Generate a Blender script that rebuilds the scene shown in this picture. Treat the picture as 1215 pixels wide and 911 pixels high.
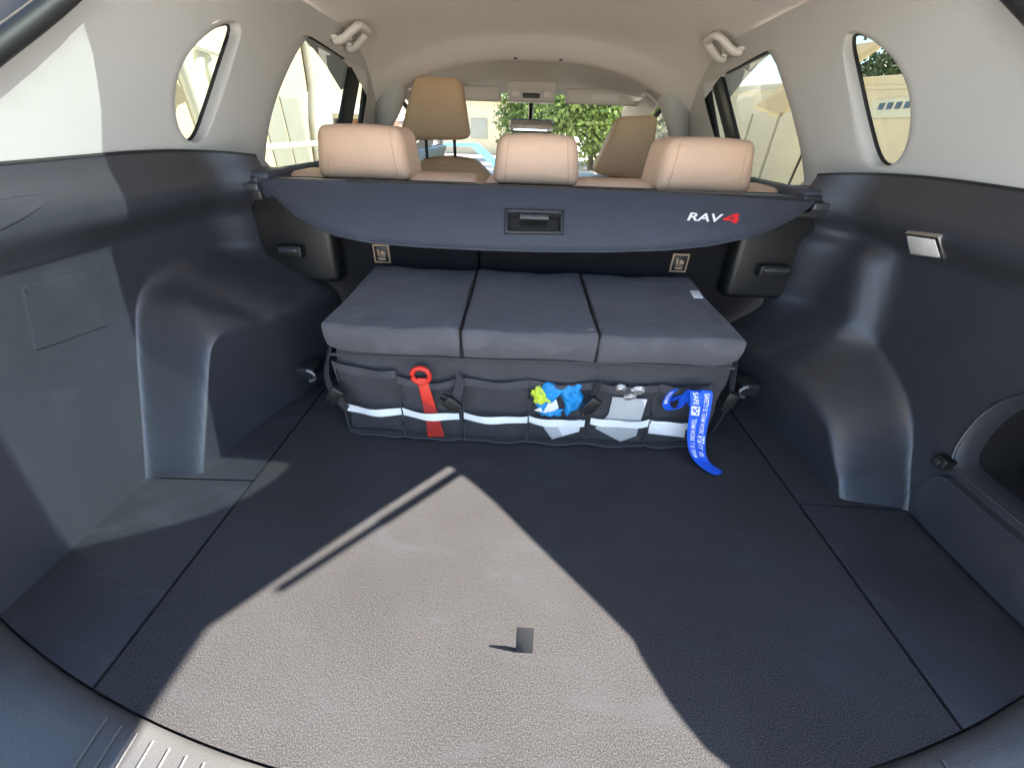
import bpy, bmesh, math, random
import numpy as np
from mathutils import Vector, Matrix
from mathutils.geometry import delaunay_2d_cdt
random.seed(7); rng = np.random.default_rng(7)
scene = bpy.context.scene
for o in list(bpy.data.objects): bpy.data.objects.remove(o)
C = scene.collection

# ------------------------------------------------------------------ camera
W0, H0, F0 = 1215., 911., 458.96
CAM = Vector((-.0233, 0, .5562)); PITCH, YAW, ROLL = .58479, -.0114, .03333
def cam_axes():
    cp, sp, cy, sy = math.cos(PITCH), math.sin(PITCH), math.cos(YAW), math.sin(YAW)
    fwd = Vector((sy*cp, cy*cp, -sp)); right = Vector((cy, -sy, 0)); up = right.cross(fwd)
    c, s = math.cos(ROLL), math.sin(ROLL)
    return c*right+s*up, -s*right+c*up, fwd
RX, UP, FW = cam_axes()
cd = bpy.data.cameras.new('camera'); cam = bpy.data.objects.new('camera', cd); C.objects.link(cam)
cd.sensor_width = 36; cd.lens = F0*36/W0; cd.clip_start = .01; cd.clip_end = 500
m = Matrix((RX, UP, -FW)).transposed().to_4x4(); m.translation = CAM; cam.matrix_world = m
scene.camera = cam
# ------------------------------------------------------------------ light
SUN_T = Vector((-1, -.25, -1.03)).normalized()            # direction in which the light travels
world = bpy.data.worlds.new('World'); scene.world = world; world.use_nodes = True
wn = world.node_tree.nodes; wl = world.node_tree.links
sky = wn.new('ShaderNodeTexSky'); sky.sky_type = 'NISHITA'; sky.sun_disc = False
sky.sun_elevation = math.radians(44.1); sky.sun_rotation = math.radians(76); sky.air_density = 1.0; sky.dust_density = .6; sky.ozone_density = 2.5
wl.new(sky.outputs[0], wn['Background'].inputs[0]); wn['Background'].inputs[1].default_value = .082
sd = bpy.data.lights.new('sun', 'SUN'); sd.energy = 5.0; sd.angle = math.radians(.5); sd.color = (1, .90, .77)
sun = bpy.data.objects.new('sun', sd); C.objects.link(sun)
sun.rotation_euler = SUN_T.to_track_quat('-Z', 'Y').to_euler(); sun.location = (6, 2, 8)
scene.render.engine = 'CYCLES'
scene.cycles.max_bounces = 12; scene.cycles.diffuse_bounces = 6; scene.cycles.transparent_max_bounces = 16
vs = scene.view_settings; vs.view_transform = 'Standard'; vs.look = 'None'; vs.gamma = 1; vs.exposure = 3.0

# ------------------------------------------------------------------ helpers: pixels -> positions
def ray(u, v): return RX*((u-W0/2)/F0) + UP*((H0/2-v)/F0) + FW
def at_x(u, v, X): d = ray(u, v); return CAM + d*((X-CAM.x)/d.x)
def at_y(u, v, Y): d = ray(u, v); return CAM + d*((Y-CAM.y)/d.y)
def at_z(u, v, Z=0.): d = ray(u, v); return CAM + d*((Z-CAM.z)/d.z)
def on_side(u, v, s, surf, off=0.):                       # the point of a side surface x = s*surf(y, z)
    X = .65
    for _ in range(30):
        p = at_x(u, v, s*(X+off)); X = .5*X + .5*surf(p.y, p.z)
    return at_x(u, v, s*(X+off))
def sm(t): t = min(1, max(0, t)); return t*t*(3-2*t)
def table(tab, t):                                        # monotone smooth-ish interpolation
    xs = [a for a, b in tab]; ys = [b for a, b in tab]
    if t <= xs[0]: return ys[0]
    if t >= xs[-1]: return ys[-1]
    i = max(k for k in range(len(xs)) if xs[k] <= t); i = min(i, len(xs)-2)
    h = xs[i+1]-xs[i]; q = (t-xs[i])/h
    def sl(k):
        if k <= 0: return (ys[1]-ys[0])/(xs[1]-xs[0])
        if k >= len(xs)-1: return (ys[-1]-ys[-2])/(xs[-1]-xs[-2])
        return (ys[k+1]-ys[k-1])/(xs[k+1]-xs[k-1])
    a, b = sl(i)*h, sl(i+1)*h
    return (2*q**3-3*q*q+1)*ys[i] + (q**3-2*q*q+q)*a + (3*q*q-2*q**3)*ys[i+1] + (q**3-q*q)*b

# ------------------------------------------------------------------ helpers: materials
def mat(name, col, rough=.6, var=0., vscale=8., bump=0., bscale=200., spec=.5, metal=0., sheen=0., speck=None, sscale=900., coat=0., scuff=None, wrinkle=None):
    m = bpy.data.materials.new(name); m.use_nodes = True
    nt = m.node_tree; b = nt.nodes['Principled BSDF']; L = nt.links.new
    b.inputs['Roughness'].default_value = rough; b.inputs['Metallic'].default_value = metal
    b.inputs['Specular IOR Level'].default_value = spec; b.inputs['Sheen Weight'].default_value = sheen
    b.inputs['Coat Weight'].default_value = coat
    b.inputs['Base Color'].default_value = (*col, 1)
    tc = nt.nodes.new('ShaderNodeTexCoord'); vec = tc.outputs['Object']
    out = None
    if var or speck:
        n = nt.nodes.new('ShaderNodeTexNoise'); n.inputs['Scale'].default_value = vscale; n.inputs['Detail'].default_value = 5
        L(vec, n.inputs['Vector'])
        r = nt.nodes.new('ShaderNodeValToRGB'); r.color_ramp.elements[0].position = .3; r.color_ramp.elements[1].position = .7
        r.color_ramp.elements[0].color = (*[c*(1-var) for c in col], 1); r.color_ramp.elements[1].color = (*[c*(1+var) for c in col], 1)
        L(n.outputs['Fac'], r.inputs['Fac']); out = r.outputs['Color']
        rr = nt.nodes.new('ShaderNodeMapRange'); rr.inputs['To Min'].default_value = rough*.85; rr.inputs['To Max'].default_value = min(1, rough*1.15)
        L(n.outputs['Fac'], rr.inputs['Value']); L(rr.outputs[0], b.inputs['Roughness'])
        if speck:                                          # fine fibres of another colour
            n2 = nt.nodes.new('ShaderNodeTexNoise'); n2.inputs['Scale'].default_value = sscale; n2.inputs['Detail'].default_value = 6; n2.inputs['Roughness'].default_value = .85
            L(vec, n2.inputs['Vector'])
            r2 = nt.nodes.new('ShaderNodeValToRGB'); r2.color_ramp.elements[0].position = .47; r2.color_ramp.elements[1].position = .66
            L(n2.outputs['Fac'], r2.inputs['Fac'])
            mx = nt.nodes.new('ShaderNodeMix'); mx.data_type = 'RGBA'
            L(r2.outputs['Color'], mx.inputs[0]); L(out, mx.inputs[6]); mx.inputs[7].default_value = (*speck, 1); out = mx.outputs[2]
        if scuff:                                          # pale rubbed marks and dust
            mp = nt.nodes.new('ShaderNodeMapping'); mp.inputs['Scale'].default_value = (1, 2.2, 1.6); mp.inputs['Rotation'].default_value = (.3, .2, .7); L(vec, mp.inputs['Vector'])
            n3 = nt.nodes.new('ShaderNodeTexNoise'); n3.inputs['Scale'].default_value = scuff[0]; n3.inputs['Detail'].default_value = 9; n3.inputs['Roughness'].default_value = .68; n3.inputs['Distortion'].default_value = .8
            L(mp.outputs[0], n3.inputs['Vector'])
            r3 = nt.nodes.new('ShaderNodeValToRGB'); r3.color_ramp.elements[0].position = .52; r3.color_ramp.elements[1].position = .78; L(n3.outputs['Fac'], r3.inputs['Fac'])
            m3 = nt.nodes.new('ShaderNodeMix'); m3.data_type = 'RGBA'; L(r3.outputs['Color'], m3.inputs[0]); L(out, m3.inputs[6]); m3.inputs[7].default_value = (*[c*scuff[1]+.006 for c in col], 1); out = m3.outputs[2]
        L(out, b.inputs['Base Color'])
    prev = None
    if wrinkle:
        n4 = nt.nodes.new('ShaderNodeTexNoise'); n4.inputs['Scale'].default_value = wrinkle[0]; n4.inputs['Detail'].default_value = 4; n4.inputs['Distortion'].default_value = 1.2
        L(vec, n4.inputs['Vector']); b4 = nt.nodes.new('ShaderNodeBump'); b4.inputs['Strength'].default_value = wrinkle[1]; b4.inputs['Distance'].default_value = .01
        L(n4.outputs['Fac'], b4.inputs['Height']); prev = b4.outputs[0]; L(prev, b.inputs['Normal'])
    if bump:
        n = nt.nodes.new('ShaderNodeTexNoise'); n.inputs['Scale'].default_value = bscale; n.inputs['Detail'].default_value = 3
        L(vec, n.inputs['Vector'])
        bp = nt.nodes.new('ShaderNodeBump'); bp.inputs['Strength'].default_value = bump; bp.inputs['Distance'].default_value = .002
        if prev: L(prev, bp.inputs['Normal'])
        L(n.outputs['Fac'], bp.inputs['Height']); L(bp.outputs[0], b.inputs['Normal'])
    return m
def glass(name, tint, refl=.045):
    m = bpy.data.materials.new(name); m.use_nodes = True; nt = m.node_tree; nt.nodes.clear(); L = nt.links.new
    o = nt.nodes.new('ShaderNodeOutputMaterial'); t = nt.nodes.new('ShaderNodeBsdfTransparent'); t.inputs[0].default_value = (*tint, 1)
    g = nt.nodes.new('ShaderNodeBsdfGlossy'); g.inputs['Roughness'].default_value = .02
    lw = nt.nodes.new('ShaderNodeLayerWeight'); lw.inputs[0].default_value = .5
    pw = nt.nodes.new('ShaderNodeMath'); pw.operation = 'POWER'; pw.inputs[1].default_value = 5; L(lw.outputs['Facing'], pw.inputs[0])
    ma = nt.nodes.new('ShaderNodeMath'); ma.operation = 'MULTIPLY_ADD'; ma.inputs[1].default_value = .9; ma.inputs[2].default_value = refl; L(pw.outputs[0], ma.inputs[0])
    mx = nt.nodes.new('ShaderNodeMixShader'); L(ma.outputs[0], mx.inputs[0]); L(t.outputs[0], mx.inputs[1]); L(g.outputs[0], mx.inputs[2])
    L(mx.outputs[0], o.inputs[0]); return m
def see_through(name, col, opac, rough=.8):
    m = mat(name, col, rough); nt = m.node_tree; L = nt.links.new
    o = nt.nodes['Material Output']; b = nt.nodes['Principled BSDF']
    t = nt.nodes.new('ShaderNodeBsdfTransparent'); mx = nt.nodes.new('ShaderNodeMixShader'); mx.inputs[0].default_value = opac
    L(t.outputs[0], mx.inputs[1]); L(b.outputs[0], mx.inputs[2]); L(mx.outputs[0], o.inputs[0]); return m
M = {}
M['plastic'] = mat('dark_plastic', (.034, .036, .044), .33, .08, 5, .16, 1300, .8, scuff=(9, 1.15))
M['plastic_fine'] = mat('dark_plastic_smooth', (.024, .025, .029), .38, .1, 9, .12, 900, .5)
M['ridge'] = mat('dark_soft_trim', (.034, .033, .036), .62, .1, 6, .3, 600, .4)
M['carpet'] = mat('cargo_carpet', (.022, .0235, .0285), .95, .22, 5, 0, 900, .03, speck=(.108, .102, .094), sscale=690, scuff=(7, 1.8))
M['felt'] = mat('side_felt', (.026, .028, .035), .55, .15, 7, .3, 1300, .5, scuff=(11, 1.6))
M['seat_carpet'] = mat('seatback_carpet', (.018, .0175, .019), .95, .2, 8, .7, 900, .2)
M['sill'] = mat('sill_plastic', (.060, .062, .066), .5, .1, 12, .25, 600, .5)
M['light'] = mat('light_trim', (.52, .512, .49), .6, .04, 2.5, .12, 800, .35)
M['headliner'] = mat('headliner_fabric', (.79, .765, .725), .95, .04, 6, .35, 1200, .1)
M['lightplastic'] = mat('grey_beige_plastic', (.66, .64, .60), .45, .03, 5)
M['tan'] = mat('tan_leather', (.64, .43, .30), .5, .05, 6, .3, 420, .4, wrinkle=(22, .18))
M['brown'] = mat('tan_leather_shade_and_seam', (.56, .385, .235), .5, .06, 6, .3, 420, .4, wrinkle=(20, .2))  # the tan leather darkened for shade on the front seats; also seam thread
M['cover'] = mat('cover_vinyl', (.044, .050, .068), .42, .06, 10, .3, 900, .45, scuff=(6, 1.3))
M['rubber'] = mat('rubber', (.012, .012, .013), .55, bump=.1, bscale=300)
M['black'] = mat('black_plastic', (.012, .012, .012), .4)
M['chrome'] = mat('satin_metal', (.55, .55, .55), .3, metal=1)
M['hook'] = mat('hook_metal', (.30, .30, .31), .28, metal=.7)
M['nylon'] = mat('organizer_nylon', (.056, .055, .060), .72, .12, 14, .5, 900, .35, sheen=.08, wrinkle=(16, .5))
M['nylon_lid_lit'] = mat('organizer_lid_lit_nylon', (.080, .081, .090), .68, .08, 9, .5, 900, .35, sheen=.08, scuff=(8, 1.5), wrinkle=(9, .85))  # organizer nylon made paler for light falling on the lid; also pocket stitching
M['binding'] = mat('binding_tape', (.05, .05, .055), .7, bump=.4, bscale=900)
M['mesh'] = see_through('pocket_mesh', (.062, .062, .067), .24)
M['webbing'] = mat('webbing', (.03, .03, .033), .7, bump=.6, bscale=1200)
M['tab'] = mat('tab_webbing', (.022, .022, .022), .8, .1, 90, .6, 1200)
M['reflect'] = mat('reflective_tape', (.86, .88, .88), .35, .03, 60)
M['white'] = mat('white_paper', (.78, .78, .77), .7, .04, 30)
M['red'] = mat('red_plastic', (.72, .035, .02), .38, .05, 20)
M['blue'] = mat('blue_ribbon', (.012, .11, .72), .5, .08, 60, .3, 800)
M['cyan'] = mat('cyan_nylon', (.01, .26, .62), .5, .2, 70, .4, 300)
M['lime'] = mat('lime_nylon', (.55, .68, .05), .55, .15, 60, .4, 300)
M['foil'] = mat('clear_foil', (.45, .44, .42), .2, .3, 90, .8, 150, .7, metal=.6)
M['ink_white'] = mat('white_print', (.85, .85, .85), .6)
M['ink_red'] = mat('red_print', (.75, .02, .02), .5)
M['gold'] = mat('tag_print', (.55, .36, .22), .6)
M['lamp'] = mat('lamp_lens', (.72, .70, .66), .25, .08, 60)
M['pane'] = glass('privacy_glass', (.33, .35, .31)); M['pane_left'] = glass('privacy_glass_left_dimmed', (.235, .25, .225))  # left copy of the same glass, tinted darker to dim the overbright view
M['gate_glass'] = glass('tailgate_glass', (.13, .165, .18))
M['windscreen'] = glass('windscreen_glass', (.86, .88, .84))
M['paint'] = mat('body_paint', (.60, .60, .60), .25, coat=.6)
M['mirror'] = mat('mirror_glass', (.8, .8, .8), .03, metal=1)

# ------------------------------------------------------------------ helpers: objects
def link(name, me, material=None, parent=None, smooth=True):
    o = bpy.data.objects.new(name, me); C.objects.link(o)
    if material is not None and not me.materials: me.materials.append(M[material] if isinstance(material, str) else material)
    if smooth and len(me.polygons): me.polygons.foreach_set('use_smooth', [True]*len(me.polygons))
    if parent: o.parent = parent
    return o
def pydata(name, vs_, fs, material, parent=None, smooth=True, sharp=None):
    me = bpy.data.meshes.new(name); me.from_pydata([tuple(v) for v in vs_], [], fs); me.validate(); me.update()
    o = link(name, me, material, parent, smooth)
    if sharp: me.set_sharp_from_angle(angle=math.radians(sharp))
    return o
def thing(name, label, cat, loc=(0, 0, 0), group=None):
    o = bpy.data.objects.new(name, None); C.objects.link(o); o.location = loc; o.empty_display_size = .05
    return tag(o, label, cat, group)
def tag(o, label, cat, group=None, kind=None):
    if label: o['label'] = label
    if cat: o['category'] = cat
    if group: o['group'] = group
    if kind: o['kind'] = kind
    return o
def rbox(name, lo, hi, r, material, parent=None, seg=3, warp=None, cuts=0, sharp=None):
    bm = bmesh.new(); bmesh.ops.create_cube(bm, size=1)
    for v in bm.verts: v.co = Vector([lo[i] + (v.co[i]+.5)*(hi[i]-lo[i]) for i in range(3)])
    if cuts: bmesh.ops.subdivide_edges(bm, edges=bm.edges[:], cuts=cuts, use_grid_fill=True)
    if r:
        es = [e for e in bm.edges if e.calc_face_angle(0) > .5]
        bmesh.ops.bevel(bm, geom=es, offset=r, segments=seg, affect='EDGES', profile=.5)
    if warp:
        for v in bm.verts: v.co = Vector(warp(v.co))
    bmesh.ops.recalc_face_normals(bm, faces=bm.faces)
    me = bpy.data.meshes.new(name); bm.to_mesh(me); bm.free()
    o = link(name, me, material, parent)
    me.set_sharp_from_angle(angle=math.radians(sharp or 50))
    return o
def rel(p, parent):
    return Vector(p) - parent.location if parent else Vector(p)
def inside(p, poly):
    x, y = p; c = False; j = len(poly)-1
    for i in range(len(poly)):
        xi, yi = poly[i]; xj, yj = poly[j]
        if (yi > y) != (yj > y) and x < (xj-xi)*(y-yi)/(yj-yi)+xi: c = not c
        j = i
    return c
def seg_dist(p, a, b):
    ax, ay = a; bx, by = b; dx, dy = bx-ax, by-ay
    t = max(0, min(1, ((p[0]-ax)*dx+(p[1]-ay)*dy)/(dx*dx+dy*dy+1e-12)))
    return math.hypot(p[0]-ax-t*dx, p[1]-ay-t*dy)
def resample(poly, step, closed=True):
    out = []; n = len(poly)
    for i in range(n if closed else n-1):
        a, b = Vector(poly[i]), Vector(poly[(i+1) % n]); k = max(1, int((b-a).length/step))
        for j in range(k): out.append(tuple(a.lerp(b, j/k)))
    if not closed: out.append(tuple(poly[-1]))
    return out
def chaikin(poly, n=2, closed=True):
    for _ in range(n):
        q = []; L = len(poly)
        if not closed: q.append(poly[0])
        for i in range(L if closed else L-1):
            a, b = Vector(poly[i]), Vector(poly[(i+1) % L]); q += [tuple(a.lerp(b, .25)), tuple(a.lerp(b, .75))]
        if not closed: q.append(poly[-1])
        poly = q
    return poly
def sheet(name, outer, holes, pts, func, material, parent=None, flip=False, smooth=True):
    """a surface over a flat outline with holes: Delaunay in the plane, then func(a, b) -> 3-D point"""
    vs_, es = [], []
    def ring(r):
        s = len(vs_); vs_.extend(Vector(p) for p in r); es.extend((s+i, s+(i+1) % len(r)) for i in range(len(r)))
    ring(outer)
    for h in holes: ring(h)
    for p in pts:
        if inside(p, outer) and not any(inside(p, h) for h in holes): vs_.append(Vector(p))
    v2, e2, f2, *_ = delaunay_2d_cdt(vs_, es, [], 0, 1e-5)
    fs = []
    for f in f2:
        c = (sum(v2[i].x for i in f)/3, sum(v2[i].y for i in f)/3)
        if inside(c, outer) and not any(inside(c, h) for h in holes): fs.append(tuple(reversed(f)) if flip else tuple(f))
    used = sorted({i for f in fs for i in f}); ix = {k: n for n, k in enumerate(used)}
    return pydata(name, [func(v2[k].x, v2[k].y) for k in used], [tuple(ix[i] for i in f) for f in fs], material, parent, smooth)
def grid_pts(a0, a1, b0, b1, st, jit=.0):
    out = []
    na, nb = int((a1-a0)/st), int((b1-b0)/st)
    for i in range(1, na):
        for j in range(1, nb): out.append((a0+i*(a1-a0)/na+(.5*st if j % 2 else 0)*.98, b0+j*(b1-b0)/nb))
    return out
def loft(name, rings, material, parent=None, closed=True, caps=False, smooth=True, sharp=None, flip=False):
    n = len(rings[0]); vs_ = [p for r in rings for p in r]; fs = []
    for i in range(len(rings)-1):
        for j in range(n if closed else n-1):
            k = (j+1) % n; f = (i*n+j, i*n+k, (i+1)*n+k, (i+1)*n+j); fs.append(f[::-1] if flip else f)
    if caps: fs += [tuple(range(n))[::-1], tuple((len(rings)-1)*n+j for j in range(n))]
    return pydata(name, vs_, fs, material, parent, smooth, sharp)
def tube(name, path, r, material, parent=None, seg=10, closed=False, flat=1.):
    path = [Vector(p) for p in path]; rings = []; up = Vector((0, 0, 1)); n = len(path)
    for i, p in enumerate(path):
        a = path[(i-1) % n] if (i or closed) else p; b = path[(i+1) % n] if (i < n-1 or closed) else p
        t = (b-a).normalized(); s = t.cross(up)
        if s.length < .05: s = t.cross(Vector((0, 1, 0)))
        s.normalize(); w = s.cross(t).normalized()
        rr = r[i] if isinstance(r, (list, tuple)) else r
        rings.append([p + s*math.cos(q)*rr + w*math.sin(q)*rr*flat for q in [2*math.pi*k/seg for k in range(seg)]])
    if closed: rings.append(rings[0])
    return loft(name, rings, material, parent, True, not closed, sharp=60)
def ribbon(name, path, wid, thick, material, parent=None, tip=0):
    """a flat band: path of (centre, across-direction)"""
    rings = []
    n = len(path)
    for i, (p, s) in enumerate(path):
        p = Vector(p); s = Vector(s).normalized()
        t = (Vector(path[min(n-1, i+1)][0]) - Vector(path[max(0, i-1)][0])).normalized(); w = s.cross(t).normalized()
        h = wid/2*(math.sqrt(max(.05, 1-((i-(n-1-tip))/tip)**2)) if tip and i > n-1-tip else 1)
        rings.append([p-s*h-w*thick/2, p+s*h-w*thick/2, p+s*h+w*thick/2, p-s*h+w*thick/2])
    return loft(name, rings, material, parent, True, True, sharp=40)
def extrude_poly(name, poly3, vec, material, parent=None, bev=0., sharp=30):
    bm = bmesh.new(); vs_ = [bm.verts.new(Vector(p)) for p in poly3]; f = bm.faces.new(vs_)
    r = bmesh.ops.extrude_face_region(bm, geom=[f]); bmesh.ops.translate(bm, vec=Vector(vec), verts=[g for g in r['geom'] if isinstance(g, bmesh.types.BMVert)])
    bmesh.ops.recalc_face_normals(bm, faces=bm.faces)
    if bev: bmesh.ops.bevel(bm, geom=bm.edges[:], offset=bev, segments=2, affect='EDGES', profile=.5)
    me = bpy.data.meshes.new(name); bm.to_mesh(me); bm.free()
    o = link(name, me, material, parent); me.set_sharp_from_angle(angle=math.radians(sharp)); return o
def text_mesh(name, body, func, material, parent, size=1., shear=0., offset=0., depth=0.):
    cu = bpy.data.curves.new(name, 'FONT'); cu.body = body; cu.size = size; cu.shear = shear; cu.offset = offset; cu.resolution_u = 3
    t = bpy.data.objects.new('tmp', cu); C.objects.link(t)
    me = bpy.data.meshes.new_from_object(t); bpy.data.objects.remove(t); bpy.data.curves.remove(cu)
    xs = [v.co.x for v in me.vertices]; ys = [v.co.y for v in me.vertices]
    x0, x1, y0, y1 = min(xs), max(xs), min(ys), max(ys)
    for v in me.vertices: v.co = Vector(func((v.co.x-x0)/(x1-x0), (v.co.y-y0)/(y1-y0)))
    me.materials.clear(); me.name = name
    return link(name, me, material, parent, smooth=False)

# ================================================================== the car
car = thing('car', 'open tailgate car seen into its dark cargo area with pale ceiling', 'car')

EDGE = [(0, .16), (.1, .16), (.3, .175), (.39, .21), (.45, .29), (.52, .405), (.6, .53), (.672, .643), (.74, .735), (.82, .84)]
def edge_y(z): return table(EDGE, z)
OUTL = {-1: [(.470, -.03), (.476, 0), (.525, .085), (.565, .155), (.605, .225), (.632, .268), (.658, .290), (.70, .303), (.77, .310), (.86, .305), (1.0, .28)],
        1: [(.472, -.03), (.479, 0), (.518, .055), (.562, .120), (.615, .163), (.685, .194), (.75, .213), (.82, .224), (.9, .222), (1.0, .20)]}
WELL_IN = {-1: [(.47, .612), (.494, .603), (.622, .583), (.787, .533), (.92, .50)], 1: [(.47, .60), (.512, .584), (.638, .578), (.807, .545), (.92, .50)]}
OUTL = {k: [OUTL[k][0]] + chaikin(OUTL[k], 2, False)[1:] for k in OUTL}
def outl_dist(s, y, z):
    d = min(seg_dist((y, z), OUTL[s][i], OUTL[s][i+1]) for i in range(len(OUTL[s])-1))
    poly = OUTL[s] + [(1.0, -.05), (.47, -.05)]
    return d if inside((y, z), poly) else -d
def softramp(t, r=.18):                                    # 0..1 ramp with rounded corners
    if t < -r: return 0.
    if t < r: return (t+r)**2/(4*r)
    if t < 1-r: return t
    if t < 1+r: return 1-(1+r-t)**2/(4*r)
    return 1.
def low_x(s, y, z, bump=True):
    x = .693 + .012*sm(z/.28)
    x -= .046*sm((z-.372)/.055) - .014*sm((z-.44)/.06)
    x -= .055*sm((y-.86)/.12)
    if s > 0: x -= .035*sm((y-.74-.35*(z-.3))/.07)*sm((z-.16)/.06)*sm((.40-z)/.05)
    e = edge_y(z); x -= .03*(1-sm((y-e)/.05))
    if bump:
        d = outl_dist(s, y, z); w = .013+.083*sm((y-.60)/.14) if s < 0 else .013+.088*min(1, max(0, (y-.52)/.28))
        if d > -.03: x -= (x-table(WELL_IN[s], y))*softramp(d/w, .32-.12*sm((y-.54)/.12))
    return x
def up_x(y, z):
    xt = table([(.3, .668), (.7, .678), (1.0, .684), (1.3, .692), (1.9, .69), (2.3, .66), (2.9, .60)], y)
    x = xt - .30*(z-.5) - 2.2*max(0, z-.70)**2
    e = edge_y(z); x -= .02*(1-sm((y-e)/.05))
    return x
TOPZ = lambda y: table([(.2, .500), (.52, .500), (.75, .503), (.9, .497), (1.0, .484), (1.1, .47)], y)

# ---- lower side trims
def low_points(s):
    pts = []
    for (y, z) in grid_pts(.12, 1.0, -.012, .505, .016):
        d = outl_dist(s, y, z)
        if not -.022 < d < .10: pts.append((y, z))
    for (y, z) in grid_pts(.40, 1.0, -.012, .40, .0062):
        d = outl_dist(s, y, z)
        if -.022 <= d <= .10: pts.append((y, z))
    for (y, z) in grid_pts(.44, .72, -.012, .33, .003):
        if -.009 <= outl_dist(s, y, z) <= .03: pts.append((y, z))
    for y in np.arange(.2, .99, .012):
        for z in np.arange(.366, .455, .008): pts.append((y, z))
    return pts
def side_ring(s):
    r = [(edge_y(z), z) for z in np.linspace(-.012, .49, 30)]
    r.append((edge_y(TOPZ(.35)), TOPZ(.35)))
    r += [(y, TOPZ(y)) for y in np.linspace(.42, .975, 28)]
    r += [(.975, z) for z in np.linspace(.45, -.012, 24)]
    r += [(y, -.012) for y in np.linspace(.95, .20, 60)]
    return r
BIN = resample(chaikin([(.452, .112), (.484, .118), (.497, .175), (.494, .225), (.474, .262), (.43, .288), (.36, .300), (.235, .300), (.225, .112)], 2), .012)
trims = {}
for s in (-1, 1):
    holes = [BIN] if s > 0 else []
    trims[s] = sheet('lower_side_trim', side_ring(s), holes, low_points(s), lambda y, z, s=s: (s*low_x(s, y, z), y, z), 'plastic', car, flip=s < 0)
    # pale-edged soft top strip between dark trim and pale trim
    rows = []
    for y in np.linspace(.42, .975, 40):
        z = TOPZ(y); rows.append([(s*(low_x(s, y, z)-.0005), y, z-.001), (s*(low_x(s, y, z)-.001), y, z+.0035), (s*(low_x(s, y, z)+.03), y, z+.004)])
    loft('trim_top_lip', rows, 'rubber', trims[s], closed=False)

# storage bin in the right trim
def bin_pt(y, z, off): return (low_x(1, y, z)+off, y, z)
tr = trims[1]
loft('storage_bin', [[bin_pt(y, z, 0) for y, z in BIN], [(low_x(1, y, z)+.004, .36+(y-.36)*.985, .2+(z-.2)*.975) for y, z in BIN], [(low_x(1, y, z)+.016, .36+(y-.36)*.955, .2+(z-.2)*.93) for y, z in BIN], [(low_x(1, y, z)+.030, .36+(y-.36)*.945, .2+(z-.2)*.915) for y, z in BIN]], 'plastic', tr, sharp=60)
loft('bin_dark_wall', [[(low_x(1, y, z)+d_, .36+(y-.36)*.945, .2+(z-.2)*.915) for y, z in BIN] for d_ in (.030, .12)], 'seat_carpet', tr)  # bin walls and back near-black: the shade of the recess is in the colour
pydata('bin_back', [(low_x(1, y, z)+.12, .36+(y-.36)*.96, .2+(z-.2)*.96) for y, z in BIN], [tuple(range(len(BIN)))], 'seat_carpet', tr)
rim = [(low_x(1, y, z)-.002, y, z) for y, z in BIN]
tube('bin_rim', rim, .0022, 'plastic', tr, 8, closed=True)
def proud_panel(name, s, outline, h, material, parent, step=.012):
    o = resample(chaikin(outline, 3), step)
    ys = [p[0] for p in o]; zs = [p[1] for p in o]; cy, cz = sum(ys)/len(ys), sum(zs)/len(zs)
    inn = [(cy+(y-cy)*.975, cz+(z-cz)*.965) for y, z in o]
    p = sheet(name, inn, [], grid_pts(min(ys), max(ys), min(zs), max(zs), .014), lambda y, z: (s*(low_x(s, y, z)-h), y, z), material, parent, flip=s < 0)
    loft('panel_edge', [[(s*(low_x(s, y, z)-h), y, z) for y, z in inn], [(s*(low_x(s, y, z)+.001), y, z) for y, z in o]], material, parent)
    return p
proud_panel('bin_door', 1, [(.44, .100), (.472, .104), (.486, .075), (.480, .030), (.455, .008), (.40, .006), (.235, .006), (.225, .05), (.235, .10)], .012, 'plastic', tr)
lp = Vector((low_x(1, .482, .115)-.012, .484, .116))
rbox('bin_latch', lp+Vector((-.008, -.012, -.011)), lp+Vector((.012, .010, .010)), .003, 'black', tr)
rbox('latch_button', lp+Vector((-.011, -.006, -.006)), lp+Vector((-.006, .005, .005)), .002, 'plastic_fine', tr)
proud_panel('access_panel', 1, [(.50, .300), (.522, .318), (.530, .355), (.50, .372), (.30, .372), (.28, .34), (.30, .30)], .003, 'plastic', tr)
# access panel in the left trim
acc = [on_side(u, v, -1, lambda y, z: low_x(-1, y, z)) for u, v in ((24, 340), (41, 417), (131, 385), (118, 318))]
a = [(p.y, p.z) for p in acc]
def quad_round(q, f=.12):
    out = []
    for i in range(4):
        p = Vector(q[i]); out += [tuple(p.lerp(Vector(q[i-1]), f)), tuple(p), tuple(p.lerp(Vector(q[(i+1) % 4]), f))]
    return out
proud_panel('access_panel', -1, quad_round(a), .0025, 'plastic', trims[-1])
# recess of the left ledge
q = [on_side(u, v, -1, lambda y, z: low_x(-1, y, z), -.004) for u, v in ((-40, 236), (56, 230), (20, 262), (-40, 280))]
proud_panel('grip_panel', -1, [(.36, .425), (.38, .455), (.53, .468), (.552, .462), (.53, .448), (.42, .422)], .003, 'plastic', trims[-1])
# cargo lamp in the right trim
lq = [on_side(u, v, 1, lambda y, z: low_x(1, y, z), -.001) for u, v in ((1077, 275), (1116, 280), (1123, 305), (1082, 300))]
lc = sum(lq, Vector())/4; nrm = (lq[1]-lq[0]).cross(lq[3]-lq[0]).normalized(); nrm = nrm if nrm.x < 0 else -nrm
lamp = extrude_poly('cargo_lamp', [p + (p-lc)*.05 - nrm*.012 for p in lq], nrm*.0170, 'chrome', tr, .0015)
extrude_poly('lamp_lens', [lc + (p-lc)*.86 + nrm*.003 for p in lq], nrm*.0035, 'lamp', tr, .0015)
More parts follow.
